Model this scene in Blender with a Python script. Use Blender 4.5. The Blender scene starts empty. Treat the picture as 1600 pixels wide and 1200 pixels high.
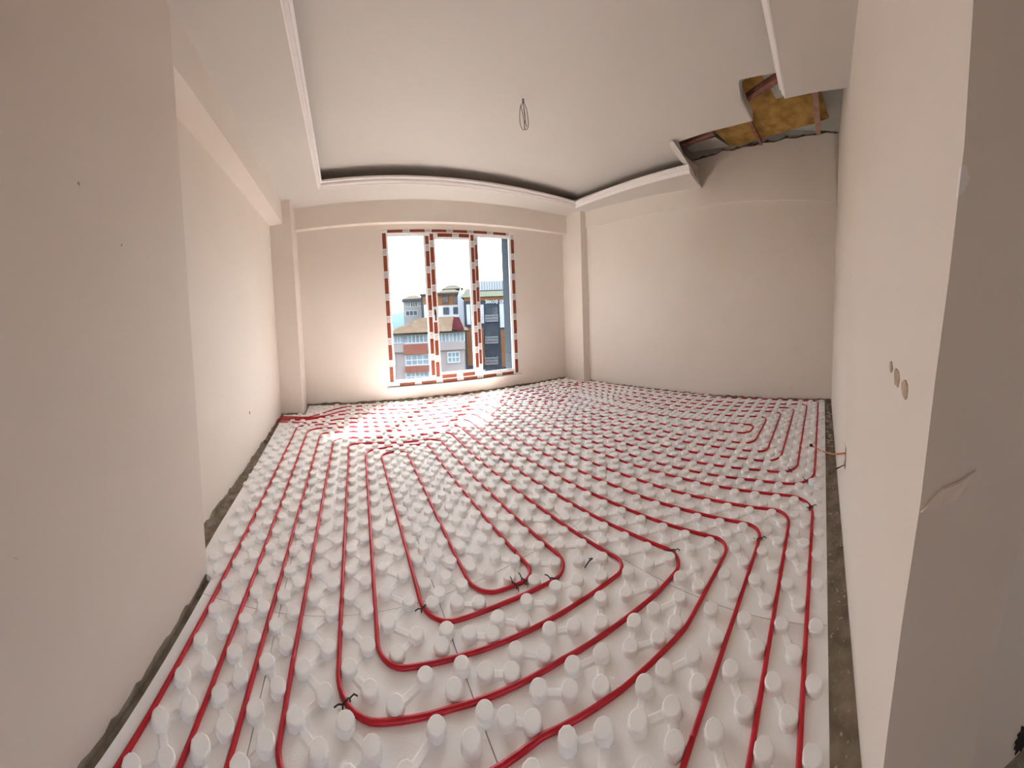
import bpy, bmesh, math, random
from mathutils import Vector, Matrix, kdtree
from mathutils.geometry import tessellate_polygon

random.seed(7)
sc = bpy.context.scene
col = sc.collection

# ------------------------------------------------------------------ camera
# the photograph is a cylindrical phone panorama: central-cylindrical lens, about 192 degrees wide
YAW, PITCH, ROLL = 0.5488, -0.0553, 0.0367
F_U, F_V, C_Y = 476.33, 471.85, 514.9
CAM = Vector((0.0, 0.0, 1.2))
cy_, sy_ = math.cos(YAW), math.sin(YAW)
cp_, sp_ = math.cos(PITCH), math.sin(PITCH)
cr_, sr_ = math.cos(ROLL), math.sin(ROLL)
ROT = (Matrix(((cr_, 0, -sr_), (0, 1, 0), (sr_, 0, cr_)))
       @ Matrix(((1, 0, 0), (0, cp_, sp_), (0, -sp_, cp_)))
       @ Matrix(((cy_, -sy_, 0), (sy_, cy_, 0), (0, 0, 1))))
cd = bpy.data.cameras.new('camera')
cd.type = 'PANO'
cd.panorama_type = 'CENTRAL_CYLINDRICAL'
cd.central_cylindrical_range_u_min = -800 / F_U
cd.central_cylindrical_range_u_max = 800 / F_U
cd.central_cylindrical_range_v_min = -(1200 - C_Y) / F_V
cd.central_cylindrical_range_v_max = C_Y / F_V
cd.central_cylindrical_radius = 1.0
cd.clip_start = 0.01
cd.clip_end = 3000
cam = bpy.data.objects.new('camera', cd)
col.objects.link(cam)
rt, fw, up = ROT[0], ROT[1], ROT[2]
cam.matrix_world = Matrix(((rt[0], up[0], -fw[0], CAM[0]), (rt[1], up[1], -fw[1], CAM[1]),
                           (rt[2], up[2], -fw[2], CAM[2]), (0, 0, 0, 1)))
sc.camera = cam

# ------------------------------------------------------------------ sky, sun, exposure
SUN_DIR = Vector((0.47, 0.62, 1.0)).normalized()          # towards the sun
w = bpy.data.worlds.new('world'); sc.world = w; w.use_nodes = True
nt = w.node_tree
sky = nt.nodes.new('ShaderNodeTexSky')
sky.sky_type = 'NISHITA'
sky.sun_disc = False
sky.sun_elevation = math.asin(SUN_DIR.z)
sky.sun_rotation = math.atan2(SUN_DIR.x, SUN_DIR.y)
sky.altitude = 200
sky.air_density = 1.0
sky.dust_density = 3.5
sky.ozone_density = 1.0
hs = nt.nodes.new('ShaderNodeHueSaturation'); hs.inputs['Saturation'].default_value = 0.5     # hazy, milky sky
nt.links.new(sky.outputs[0], hs.inputs['Color']); nt.links.new(hs.outputs[0], nt.nodes['Background'].inputs[0])
nt.nodes['Background'].inputs[1].default_value = 0.38
sl = bpy.data.lights.new('sun', 'SUN'); sl.energy = 12.0; sl.angle = math.radians(0.6); sl.color = (1.0, 0.97, 0.93)
so = bpy.data.objects.new('sun', sl); col.objects.link(so)
so.rotation_euler = SUN_DIR.to_track_quat('Z', 'Y').to_euler(); so.location = (8, 12, 20)
sc.view_settings.view_transform = 'Standard'
sc.view_settings.look = 'None'
sc.view_settings.gamma = 1.0
sc.view_settings.use_curve_mapping = False
sc.view_settings.exposure = 1.63
sc.cycles.max_bounces = 9
sc.cycles.diffuse_bounces = 6
sc.cycles.adaptive_threshold = 0.03
sc.cycles.transparent_max_bounces = 16
sc.cycles.sample_clamp_indirect = 8.0

# ------------------------------------------------------------------ helpers
def at(u, v, axis, val):
    """the point in the place that photo pixel (u, v) shows on the plane <axis> = val"""
    th = (u - 800) / F_U
    d = ROT.transposed() @ Vector((math.sin(th), math.cos(th), (C_Y - v) / F_V))
    return CAM + d * ((val - CAM[axis]) / d[axis])

MATS = {}
def mat(name, rgb, rough=0.6, rgb2=None, scale=3.0, bump=0.0, bscale=60.0, metal=0.0, spec=0.5, detail=4.0, lo=0.35, hi=0.65):
    m = bpy.data.materials.new(name); m.use_nodes = True
    n, l = m.node_tree.nodes, m.node_tree.links
    b = n['Principled BSDF']
    b.inputs['Base Color'].default_value = (*rgb, 1); b.inputs['Roughness'].default_value = rough
    b.inputs['Metallic'].default_value = metal; b.inputs['Specular IOR Level'].default_value = spec
    tc = n.new('ShaderNodeTexCoord')
    if rgb2 is not None:
        t = n.new('ShaderNodeTexNoise'); t.inputs['Scale'].default_value = scale; t.inputs['Detail'].default_value = detail
        r = n.new('ShaderNodeValToRGB')
        r.color_ramp.elements[0].position = lo; r.color_ramp.elements[0].color = (*rgb, 1)
        r.color_ramp.elements[1].position = hi; r.color_ramp.elements[1].color = (*rgb2, 1)
        l.new(tc.outputs['Object'], t.inputs['Vector']); l.new(t.outputs[0], r.inputs[0]); l.new(r.outputs[0], b.inputs['Base Color'])
    if bump:
        t = n.new('ShaderNodeTexNoise'); t.inputs['Scale'].default_value = bscale; t.inputs['Detail'].default_value = 3
        bp = n.new('ShaderNodeBump'); bp.inputs['Strength'].default_value = bump; bp.inputs['Distance'].default_value = 0.01
        l.new(tc.outputs['Object'], t.inputs['Vector']); l.new(t.outputs[0], bp.inputs['Height']); l.new(bp.outputs[0], b.inputs['Normal'])
    MATS[name] = m
    return m

def plaster(name, rgb, rgb2):
    """painted plaster: slow tone drift, faint trowel relief and sparse dark specks and scuffs"""
    m = mat(name, rgb, 0.62, rgb2, 0.9, 0.06, 9.0, detail=3.0, spec=0.35)
    n, l = m.node_tree.nodes, m.node_tree.links
    b = n['Principled BSDF']; src = b.inputs['Base Color'].links[0].from_socket
    tc = [x for x in n if x.type == 'TEX_COORD'][0]
    v = n.new('ShaderNodeTexVoronoi'); v.inputs['Scale'].default_value = 2.6; v.inputs['Randomness'].default_value = 1.0
    r = n.new('ShaderNodeValToRGB')
    r.color_ramp.elements[0].position = 0.010; r.color_ramp.elements[0].color = (0.28, 0.2, 0.15, 1)
    r.color_ramp.elements[1].position = 0.022; r.color_ramp.elements[1].color = (1, 1, 1, 1)
    mx = n.new('ShaderNodeMix'); mx.data_type = 'RGBA'; mx.blend_type = 'MULTIPLY'; mx.inputs[0].default_value = 0.8
    l.new(tc.outputs['Object'], v.inputs['Vector']); l.new(v.outputs['Distance'], r.inputs[0])
    l.new(src, mx.inputs[6]); l.new(r.outputs[0], mx.inputs[7]); l.new(mx.outputs[2], b.inputs['Base Color'])
    return m

WALL = plaster('wall_plaster', (0.785, 0.70, 0.625), (0.82, 0.745, 0.675))
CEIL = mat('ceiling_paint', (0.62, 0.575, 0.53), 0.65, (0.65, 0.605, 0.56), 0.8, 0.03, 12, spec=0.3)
FOAM = mat('white_foam', (0.93, 0.925, 0.915), 0.75, (0.96, 0.955, 0.945), 5.0, 0.12, 260, spec=0.25)
PIPE = mat('red_pipe', (0.50, 0.008, 0.020), 0.36, (0.58, 0.012, 0.026), 2.0, spec=0.4)
SLAB = mat('dusty_concrete', (0.20, 0.16, 0.115), 0.9, (0.36, 0.30, 0.23), 14.0, 0.6, 70)
RUBBLE = mat('plaster_rubble', (0.36, 0.29, 0.21), 0.9, (0.62, 0.54, 0.44), 30.0, 0.5, 90)
UPVC = mat('white_upvc', (0.86, 0.86, 0.87), 0.3, (0.88, 0.88, 0.89), 2.0)
BLACK = mat('black_plastic', (0.014, 0.013, 0.013), 0.5, (0.03, 0.028, 0.027), 20)
BEAD = mat('white_bead', (0.84, 0.84, 0.86), 0.25, (0.87, 0.87, 0.88), 3)

def link(name, me, m=None, parent=None):
    o = bpy.data.objects.new(name, me); col.objects.link(o)
    if m is not None and hasattr(me, 'materials') and not me.materials:
        me.materials.append(m)
    if parent is not None:
        o.parent = parent
    return o

def mesh(name, bm, m, parent=None, smooth=False):
    bmesh.ops.recalc_face_normals(bm, faces=bm.faces)
    me = bpy.data.meshes.new(name)
    if smooth:
        for f in bm.faces: f.smooth = True
    bm.to_mesh(me); bm.free()
    return link(name, me, m, parent)

def struct(o):
    o['kind'] = 'structure'; return o

def tag(o, label, cat, group=None, kind=None):
    o['label'] = label; o['category'] = cat
    if group: o['group'] = group
    if kind: o['kind'] = kind
    return o

def empty(name, loc=(0, 0, 0)):
    o = bpy.data.objects.new(name, None); col.objects.link(o); o.location = loc; o.empty_display_size = 0.1
    return o

def box(bm, a, b, bevel=0.0):
    """axis-aligned box between corners a and b"""
    vs = [bm.verts.new((x, y, z)) for x in (a[0], b[0]) for y in (a[1], b[1]) for z in (a[2], b[2])]
    fs = [(0, 1, 3, 2), (4, 6, 7, 5), (0, 4, 5, 1), (2, 3, 7, 6), (0, 2, 6, 4), (1, 5, 7, 3)]
    faces = [bm.faces.new([vs[i] for i in f]) for f in fs]
    if bevel:
        es = list({e for f in faces for e in f.edges})
        bmesh.ops.bevel(bm, geom=es, offset=bevel, segments=1, affect='EDGES')

def prism(bm, pts, z0, z1):
    """vertical prism over a plan polygon; z0/z1 may be numbers or functions of (x, y)"""
    f0 = z0 if callable(z0) else (lambda x, y: z0)
    f1 = z1 if callable(z1) else (lambda x, y: z1)
    lo = [bm.verts.new((x, y, f0(x, y))) for x, y in pts]
    hi = [bm.verts.new((x, y, f1(x, y))) for x, y in pts]
    n = len(pts)
    for i in range(n):
        j = (i + 1) % n
        bm.faces.new((lo[i], lo[j], hi[j], hi[i]))
    for ring in (lo, hi):
        for t in tessellate_polygon([[v.co for v in ring]]):
            try: bm.faces.new([ring[k] for k in t])
            except ValueError: pass

def bar(bm, p, q, wdt, hgt, upv=Vector((0, 0, 1))):
    """rectangular bar from p to q, centred on the line"""
    p, q = Vector(p), Vector(q); d = (q - p).normalized()
    s = d.cross(upv)
    if s.length < 1e-4: s = d.cross(Vector((1, 0, 0)))
    s.normalize(); u = s.cross(d).normalized()
    vs = [bm.verts.new(c + s * (a * wdt / 2) + u * (b * hgt / 2)) for c in (p, q) for a in (-1, 1) for b in (-1, 1)]
    for f in [(0, 1, 3, 2), (4, 6, 7, 5), (0, 4, 5, 1), (2, 3, 7, 6), (0, 2, 6, 4), (1, 5, 7, 3)]:
        bm.faces.new([vs[i] for i in f])

def tube(bm, pts, r, seg=8, closed=False):
    pts = [Vector(p) for p in pts]; rings = []; n = len(pts); prev = None
    for i, p in enumerate(pts):
        a = pts[max(i - 1, 0)]; b = pts[min(i + 1, n - 1)]
        d = (b - a).normalized()
        ref = prev if prev is not None else (Vector((0, 0, 1)) if abs(d.z) < 0.9 else Vector((1, 0, 0)))
        u = ref - d * ref.dot(d)
        if u.length < 1e-5: u = Vector((1, 0, 0)) - d * d.x
        u.normalize(); prev = u; v = d.cross(u)
        rings.append([bm.verts.new(p + (u * math.cos(2 * math.pi * k / seg) + v * math.sin(2 * math.pi * k / seg)) * r) for k in range(seg)])
    for i in range(n - 1):
        for k in range(seg):
            k2 = (k + 1) % seg
            bm.faces.new((rings[i][k], rings[i][k2], rings[i + 1][k2], rings[i + 1][k]))
    bm.faces.new(rings[0][::-1]); bm.faces.new(rings[-1])

def lerp(a, b, t): return a + (b - a) * t
def pl(tbl, t):
    """piecewise linear: tbl = [(t, value), ...], clamped extrapolation along the end segments"""
    for i in range(len(tbl) - 1):
        if t <= tbl[i + 1][0] or i == len(tbl) - 2:
            (t0, v0), (t1, v1) = tbl[i], tbl[i + 1]
            return v0 + (v1 - v0) * (t - t0) / (t1 - t0)

# ------------------------------------------------------------------ the room shell
Z_SOF, Z_CEIL, Z_BEAM = 2.795, 3.0, 2.50
XA, XJ, YJ = -0.880, -0.708, 1.285           # recessed and near part of the left wall, and where it steps
def w1(x): return 4.225 - 0.082 * x           # inner face of the window wall
def w2(y): return 3.957 - 0.098 * y           # inner face of the right wall
YC = -0.133                                   # inner face of the near right wall
CORN1 = (3.588, w1(3.588))                    # window wall / right wall corner
TH = 0.24

bm = bmesh.new(); box(bm, (-1.3, -4.0, -0.25), (4.6, 4.7, 0.0))
floor = struct(mesh('floor', bm, SLAB))

# window wall with its opening
WL, WR, WB, WT = 0.58, 2.555, 0.235, 2.425
bm = bmesh.new()
def w1seg(x0, x1, z0, z1): prism(bm, [(x0, w1(x0)), (x1, w1(x1)), (x1, w1(x1) + TH), (x0, w1(x0) + TH)], z0, z1)
w1seg(-1.12, WL, 0, 3.6); w1seg(WR, 4.2, 0, 3.6); w1seg(WL, WR, 0, WB); w1seg(WL, WR, WT, 3.6)
wall_back = struct(mesh('wall_back', bm, WALL))
bm = bmesh.new(); prism(bm, [(XA, 3.86), (-0.592, 3.845), (-0.592, w1(-.592)), (XA, w1(XA))], 0, 3.0)
mesh('pillar', bm, WALL, wall_back)
bm = bmesh.new(); prism(bm, [(3.475, 3.50), (w2(3.5), 3.49), (w2(3.9), 3.95), (3.475, w1(3.475))], 0, 3.4)
mesh('pillar', bm, WALL, wall_back)
bm = bmesh.new(); prism(bm, [(-0.592, w1(-.592) - .10), (3.475, w1(3.475) - .10), (3.475, w1(3.475)), (-0.592, w1(-.592))], Z_BEAM, Z_SOF + .01)
mesh('beam', bm, WALL, wall_back)

# dark slate cladding on the outside, returning into the window reveals
SLATE = mat('slate_cladding', (.052, .068, .09), .75, (.066, .083, .105), 1.0, spec=.15)
bm = bmesh.new()
def clad(x0, x1, z0, z1, d0, d1): prism(bm, [(x0, w1(x0) + d0), (x1, w1(x1) + d0), (x1, w1(x1) + d1), (x0, w1(x0) + d1)], z0, z1)
clad(WR - .082, WR + .001, WB - .05, WT + .03, .08, .255); clad(WL - .001, WL + .03, WB - .05, WT + .03, .08, .255); clad(WL, WR, WT - .03, WT + .03, .08, .255)
clad(-1.1, WL, -1.0, 3.6, TH, TH + .02); clad(WR, 4.2, -1.0, 3.6, TH, TH + .02); clad(WL, WR, WT, 3.6, TH, TH + .02); clad(WL, WR, -1.0, WB - .03, TH, TH + .02)
mesh('exterior_cladding', bm, SLATE, wall_back)

# left wall: recessed far part, near part flush with the beam over the recess
bm = bmesh.new()
prism(bm, [(XA, YJ), (XA, w1(XA)), (XA - TH, w1(XA) + .05), (XA - TH, YJ)], 0, 3.6)
wall_left = struct(mesh('wall_left', bm, WALL))
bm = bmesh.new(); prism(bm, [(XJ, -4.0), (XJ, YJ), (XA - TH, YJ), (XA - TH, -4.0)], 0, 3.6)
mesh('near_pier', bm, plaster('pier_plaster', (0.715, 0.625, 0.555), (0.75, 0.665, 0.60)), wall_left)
bm = bmesh.new(); box(bm, (XA, YJ, Z_BEAM), (XJ, 3.86, Z_SOF + .01)); mesh('beam', bm, WALL, wall_left)

# right wall: plaster up to a ragged broken edge where the dropped ceiling was torn down
bm = bmesh.new()
def w2seg(y0, y1, z0, z1, off=0.0, th=TH): prism(bm, [(w2(y0) - off, y0), (w2(y1) - off, y1), (w2(y1) + th, y1), (w2(y0) + th, y0)], z0, z1)
w2seg(YC - .3, 3.95, 0, 3.75)
wall_right = struct(mesh('wall_right', bm, mat('rough_masonry', (0.44, 0.43, 0.385), 0.95, (0.54, 0.53, 0.48), 8, 0.6, 40)))
edge = [(1.70, 3.16), (1.52, 3.185), (1.40, 3.20), (1.32, 3.24), (1.18, 3.225), (1.05, 3.26), (0.92, 3.26), (0.80, 3.295), (0.66, 3.30),
        (0.52, 3.345), (0.40, 3.345), (0.27, 3.385), (0.13, 3.40), (0.02, 3.44), (-0.07, 3.44), (YC - .05, 3.49)]
bm = bmesh.new()
fr, bk = [], []
prof = [(3.9, 0.0), (YC - .05, 0.0)] + [(y, z) for y, z in edge[::-1]] + [(1.72, 2.90), (3.9, 2.90)]
ring0 = [bm.verts.new((w2(y) - .012, y, z)) for y, z in prof]; ring1 = [bm.verts.new((w2(y), y, z)) for y, z in prof]
for i in range(len(prof)):
    j = (i + 1) % len(prof); bm.faces.new((ring0[i], ring0[j], ring1[j], ring1[i]))
for r in (ring0, ring1):
    for t in tessellate_polygon([[v.co for v in r]]): bm.faces.new([r[k] for k in t])
mesh('plaster_coat', bm, WALL, wall_right)
bm = bmesh.new()
prof = [(3.5, 2.53), (YC, 2.60)] + [(max(y, YC), z - .01) for y, z in edge[::-1][1:]] + [(1.72, 2.90), (3.5, 2.90)]
ring0 = [bm.verts.new((w2(y) - .042, y, z)) for y, z in prof]; ring1 = [bm.verts.new((w2(y) - .01, y, z)) for y, z in prof]
for i in range(len(prof)):
    j = (i + 1) % len(prof); bm.faces.new((ring0[i], ring0[j], ring1[j], ring1[i]))
for r in (ring0, ring1):
    for t in tessellate_polygon([[v.co for v in r]]): bm.faces.new([r[k] for k in t])
mesh('beam', bm, WALL, wall_right)

bm = bmesh.new(); lo_, hi_, lb_, hb_ = [], [], [], []        # dark torn mortar right above the broken plaster edge
pe = []
for k in range(len(edge) - 1):
    for t in (0, .33, .66): pe.append((lerp(edge[k][0], edge[k + 1][0], t), lerp(edge[k][1], edge[k + 1][1], t)))
for y, z in pe:
    h = random.uniform(.012, .05) * (1.9 if y < .12 else 1.0)
    lo_.append(bm.verts.new((w2(y) - .03, y, z - .012))); hi_.append(bm.verts.new((w2(y) - .016, y, z + h))); lb_.append(bm.verts.new((w2(y) + .01, y, z - .012))); hb_.append(bm.verts.new((w2(y) + .01, y, z + h)))
for k in range(len(pe) - 1):
    bm.faces.new((lo_[k], lo_[k + 1], hi_[k + 1], hi_[k])); bm.faces.new((hi_[k], hi_[k + 1], hb_[k + 1], hb_[k]))
mesh('torn_mortar', bm, mat('dark_mortar', (0.11, 0.09, 0.07), 0.95, (0.27, 0.235, 0.195), 25, 0.9, 60), wall_right)

# near right wall, ending in the battered reveal of the door opening beside the camera
def xe(z): return pl([(0.0, 0.565), (0.43, 0.487), (0.71, 0.428), (0.95, 0.368), (1.115, 0.338), (1.24, 0.311), (1.375, 0.288), (1.5, 0.284), (3.6, 0.284)], z)
YD = -0.345
bm = bmesh.new()
zs = [0.0, 0.22, 0.43, 0.58, 0.71, 0.83, 0.95, 1.035, 1.115, 1.24, 1.375, 1.5, 2.2, 3.6]
fr, bk, frr, bkr = [], [], [], []
for z in zs:
    fr.append(bm.verts.new((xe(z), YC, z))); bk.append(bm.verts.new((xe(z) + .01, YD, z)))
    frr.append(bm.verts.new((4.2, YC, z))); bkr.append(bm.verts.new((4.2, YD, z)))
for i in range(len(zs) - 1):
    bm.faces.new((fr[i], fr[i + 1], bk[i + 1], bk[i])); bm.faces.new((fr[i], frr[i], frr[i + 1], fr[i + 1]))
    bm.faces.new((bk[i], bk[i + 1], bkr[i + 1], bkr[i])); bm.faces.new((frr[i], bkr[i], bkr[i + 1], frr[i + 1]))
bm.faces.new((fr[0], bk[0], bkr[0], frr[0])); bm.faces.new((fr[-1], frr[-1], bkr[-1], bk[-1]))
wall_front = struct(mesh('wall_front', bm, WALL))

# the hall behind the door opening: unseen opening added in its end wall to let in more daylight
bm = bmesh.new()
HY = -2.6
def hseg(x0, x1, z0, z1): box(bm, (x0, HY - .2, z0), (x1, HY, z1))
hseg(-1.1, -.55, 0, 3.6); hseg(.5, 4.4, 0, 3.6); hseg(-.55, .5, 2.25, 3.6)
box(bm, (4.2, HY - .2, 0), (4.4, YC - .05, 3.6)); box(bm, (.60, HY, 0), (.85, YD + .002, 3.6))
wall_hall = struct(mesh('wall_hall', bm, WALL))

# ceiling: raised centre, dropped border around it, torn open at the right wall
TX0, TY1, TX1, TY0 = -0.203, lambda x: 3.632 - 0.057 * x, 3.325, 0.335
HOLE = [(2.245, 0.34), (2.31, 0.36), (2.33, 0.64), (2.345, 0.68), (2.53, 0.715), (2.84, 0.70), (2.87, 0.91), (2.885, 1.11), (2.905, 1.32), (2.925, 1.50)]
HOLE = [(x * 1.0286, y * 1.0286) for x, y in HOLE]
bm = bmesh.new()
prism(bm, [(TX0 - .34, -.2), (2.31, -.2)] + HOLE + [(3.3, 1.62), (TX1 + .32, 1.60), (TX1 + .15, TY1(TX1) + .35), (TX0 - .34, TY1(TX0) + .35)], Z_CEIL, Z_CEIL + .013)
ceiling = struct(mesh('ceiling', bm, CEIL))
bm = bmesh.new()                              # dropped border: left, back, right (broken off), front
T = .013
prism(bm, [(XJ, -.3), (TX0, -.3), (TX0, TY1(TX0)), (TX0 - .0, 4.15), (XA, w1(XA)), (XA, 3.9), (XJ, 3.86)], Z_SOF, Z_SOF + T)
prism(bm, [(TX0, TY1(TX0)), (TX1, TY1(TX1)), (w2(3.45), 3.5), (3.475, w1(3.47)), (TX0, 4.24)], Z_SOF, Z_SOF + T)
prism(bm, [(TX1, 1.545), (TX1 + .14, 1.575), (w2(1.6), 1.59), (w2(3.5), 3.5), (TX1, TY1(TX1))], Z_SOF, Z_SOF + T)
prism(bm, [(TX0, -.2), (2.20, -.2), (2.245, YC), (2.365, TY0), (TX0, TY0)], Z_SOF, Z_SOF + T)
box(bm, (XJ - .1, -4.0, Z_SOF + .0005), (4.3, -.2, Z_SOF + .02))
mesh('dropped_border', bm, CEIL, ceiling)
bm = bmesh.new()                              # set-back upstands that close the light cove behind the cornice
box(bm, (TX0 - .33, .2, Z_SOF + T), (TX0 - .317, 3.98, Z_CEIL))
prism(bm, [(TX0 - .33, TY1(TX0) + .33), (TX1 + .12, TY1(TX1) + .33), (TX1 + .12, TY1(TX1) + .343), (TX0 - .33, TY1(TX0) + .343)], Z_SOF + T, Z_CEIL)
prism(bm, [(TX1 + .30, 1.60), (TX1 + .313, 1.60), (TX1 + .143, TY1(TX1) + .33), (TX1 + .13, TY1(TX1) + .33)], Z_SOF + T, Z_CEIL)
box(bm, (TX0 - .16, TY0 - .013, Z_SOF + T), (2.33, TY0, Z_CEIL))
mesh('cove_upstand', bm, CEIL, ceiling)
bm = bmesh.new()                              # the dropped end of the broken border: an angled strip of board hanging at the tear
a, b = Vector((TX1 + .0, 1.55, Z_SOF)), Vector((w2(1.6) - .05, 1.585, Z_SOF))
q = [a, b, b + Vector((-.02, .10, .30)), a + Vector((-.30, .12, .22)), a + Vector((-.42, .0, .17)), a + Vector((-.02, -.01, .07))]
vs = [bm.verts.new(p) for p in q]; vs2 = [bm.verts.new(p + Vector((0.0, .013, .004))) for p in q]
bm.faces.new(vs); bm.faces.new(vs2[::-1])
for i in range(len(q)): bm.faces.new((vs[i], vs[(i + 1) % len(q)], vs2[(i + 1) % len(q)], vs2[i]))
mesh('torn_board', bm, CEIL, ceiling)
SLABC = mat('bare_soffit', (0.50, 0.50, 0.45), 0.9, (0.58, 0.575, 0.53), 5, 0.3, 40)
bm = bmesh.new(); box(bm, (-1.3, -4.0, 3.46), (4.5, 4.7, 3.6)); mesh('concrete_slab', bm, SLABC, ceiling)

# plaster is cut off raggedly above the floor: bare strip at the foot of the left and window walls
def bare_foot(parent, p, q, nrm, h0, h1, n):
    bm = bmesh.new(); P0, P1, N_ = Vector((*p, 0)), Vector((*q, 0)), Vector((*nrm, 0))
    f, t = [], []
    for k in range(n + 1):
        c = P0.lerp(P1, k / n) + N_ * .002; f.append(bm.verts.new(c)); t.append(bm.verts.new(c + Vector((0, 0, random.uniform(h0, h1)))))
    fb = [bm.verts.new(v.co - N_ * .003) for v in f]; tb = [bm.verts.new(v.co - N_ * .003) for v in t]
    for k in range(n):
        bm.faces.new((f[k], f[k + 1], t[k + 1], t[k])); bm.faces.new((t[k], t[k + 1], tb[k + 1], tb[k])); bm.faces.new((fb[k], tb[k], tb[k + 1], fb[k + 1]))
    mesh('bare_foot', bm, SLAB, parent)
bare_foot(wall_left, (XJ, -.5), (XJ, YJ), (1, 0), .02, .04, 60)
bare_foot(wall_left, (XA, YJ), (XA, 3.86), (1, 0), .02, .045, 60)
bare_foot(wall_back, (XA, 3.857), (-.592, 3.842), (0, -1), .03, .05, 10)
bare_foot(wall_back, (-.59, w1(-.59)), (3.47, w1(3.47)), (0, -1), .045, .065, 90)
bare_foot(wall_right, (w2(YC) - .012, YC), (w2(3.48) - .012, 3.48), (-1, 0), .03, .052, 110)

bm = bmesh.new()
q = [Vector((x, y, Z_CEIL)) for x, y in HOLE[2:6]]
for k in range(len(q) - 1):
    d_ = (q[k + 1] - q[k]).normalized(); bar(bm, q[k] + Vector((0, 0, .045)), q[k + 1] + Vector((0, 0, .045)), .012, .09)
mesh('board_return', bm, SLABC, ceiling)

# cornice along the raised centre (stepped profile)
def cornice(p, q, inward):
    """moulding from p to q (plan points); inward = unit plan vector towards the raised centre"""
    prf = [(0, 0), (.012, 0), (.016, .012), (.032, .03), (.036, .056), (.052, .064), (.052, .086), (0, .086)]
    bm = bmesh.new(); r = []
    for c in (p, q):
        r.append([bm.verts.new((c[0] + inward[0] * (a - .012), c[1] + inward[1] * (a - .012), Z_SOF - .002 + h)) for a, h in prf])
    n = len(prf)
    for i in range(n): bm.faces.new((r[0][i], r[0][(i + 1) % n], r[1][(i + 1) % n], r[1][i]))
    bm.faces.new(r[0]); bm.faces.new(r[1][::-1])
    return bm
CORN = mat('cornice_paint', (0.86, 0.80, 0.78), 0.5, (0.88, 0.825, 0.805), 2)
for i, (p, q, n) in enumerate([((TX0, .34), (TX0, TY1(TX0)), (1, 0)), ((TX0, TY1(TX0)), (TX1, TY1(TX1)), (-.057, -1)), ((TX1, TY1(TX1)), (TX1 - .02, 1.545), (-1, 0)), ((2.355, TY0), (TX0, TY0), (0, 1))]):
    struct(mesh('trim_%d' % (i + 1), cornice(p, q, n), CORN))

# what the torn ceiling shows: board sheathing and battens under the slab
OSB = mat('sheathing_board', (0.30, 0.165, 0.035), 0.8, (0.50, 0.30, 0.085), 9, 0.3, 40, detail=8)
TIMB = mat('stained_batten', (0.20, 0.075, 0.05), 0.7, (0.34, 0.15, 0.11), 12, 0.3, 60)
PALEB = mat('pale_batten', (0.36, 0.20, 0.15), 0.7, (0.46, 0.29, 0.23), 12, 0.3, 60)
def z6(x, y, z): p = at(1040 + x / 4.617, 40 + y / 4.615, 2, z); return (p.x, p.y)
ZB = 3.30
bm = bmesh.new(); prism(bm, [z6(330, 740, ZB), z6(480, 882, ZB), z6(700, 815, ZB), z6(1080, 706, ZB), z6(1177, 668, ZB), z6(1108, 470, ZB), z6(1020, 240, ZB), z6(300, 420, ZB), z6(180, 640, ZB)], ZB, ZB + .02)
mesh('sheathing_board', bm, OSB, ceiling)
for q in ([(690, 350), (715, 392), (835, 322), (820, 300)], [(758, 460), (798, 530), (870, 505), (830, 400)], [(150, 880), (215, 845), (355, 805), (475, 884), (420, 905), (240, 962)]):
    bm = bmesh.new(); prism(bm, [z6(x, y, ZB - .012) for x, y in q], ZB - .012, ZB - .002); mesh('plaster_patch', bm, SLABC, ceiling)
def batten(p, q, wdt, hgt, z, m):
    bm = bmesh.new(); a, b = z6(*p, z), z6(*q, z); bar(bm, (a[0], a[1], z), (b[0], b[1], z), wdt, hgt); mesh('batten', bm, m, ceiling)
batten((590, 520), (850, 350), .055, .05, 3.10, TIMB)
batten((600, 665), (690, 850), .035, .04, 3.24, TIMB)
batten((1078, 455), (1102, 770), .055, .05, 3.24, PALEB)
batten((120, 850), (345, 768), .05, .05, 3.12, TIMB)

# ------------------------------------------------------------------ window
win = struct(empty('window_1', (1.6, w1(1.6), WB)))
win.rotation_euler = (0, 0, math.atan(-0.082))
WW, WH = (WR - WL) / math.cos(math.atan(.082)), WT - WB
X0 = -(1.6 - WL) * WW / (WR - WL)
def wbox(name, x0, x1, z0, z1, y0, y1, m, parent=win, bevel=.004):
    bm = bmesh.new(); box(bm, (x0, y0, z0), (x1, y1, z1), bevel); return mesh(name, bm, m, parent)
XL, XR = X0, X0 + WW
FD0, FD1 = 0.000, 0.075                      # frame depth range (y, outward positive)
stile_l, stile_r = .075, .085
g1 = (XL + .085, XL + .58); g3 = (XL + 1.385, XR - .095)
m1 = (XL + .60, XL + .67); m2 = (XL + 1.305, XL + 1.37)
wbox('frame', XL, XL + .07, 0, WH, FD0, FD1, UPVC); wbox('frame', XR - .08, XR, 0, WH, FD0, FD1, UPVC)
wbox('frame', XL + .07, XR - .08, WH - .065, WH, FD0, FD1, UPVC); wbox('frame', XL + .07, XR - .08, 0, .07, FD0, FD1, UPVC)
wbox('mullion', m1[0], m1[1], .07, WH - .065, FD0, FD1, UPVC); wbox('mullion', m2[0], m2[1], .07, WH - .065, FD0, FD1, UPVC)
GL = bpy.data.materials.new('clear_glass'); GL.use_nodes = True
n, l = GL.node_tree.nodes, GL.node_tree.links
n.remove(n['Principled BSDF'])
tr = n.new('ShaderNodeBsdfTransparent'); tr.inputs[0].default_value = (.96, .98, .98, 1)
gs = n.new('ShaderNodeBsdfGlossy'); gs.inputs['Roughness'].default_value = 0.02
mx = n.new('ShaderNodeMixShader'); mx.inputs[0].default_value = 0.04
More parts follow.
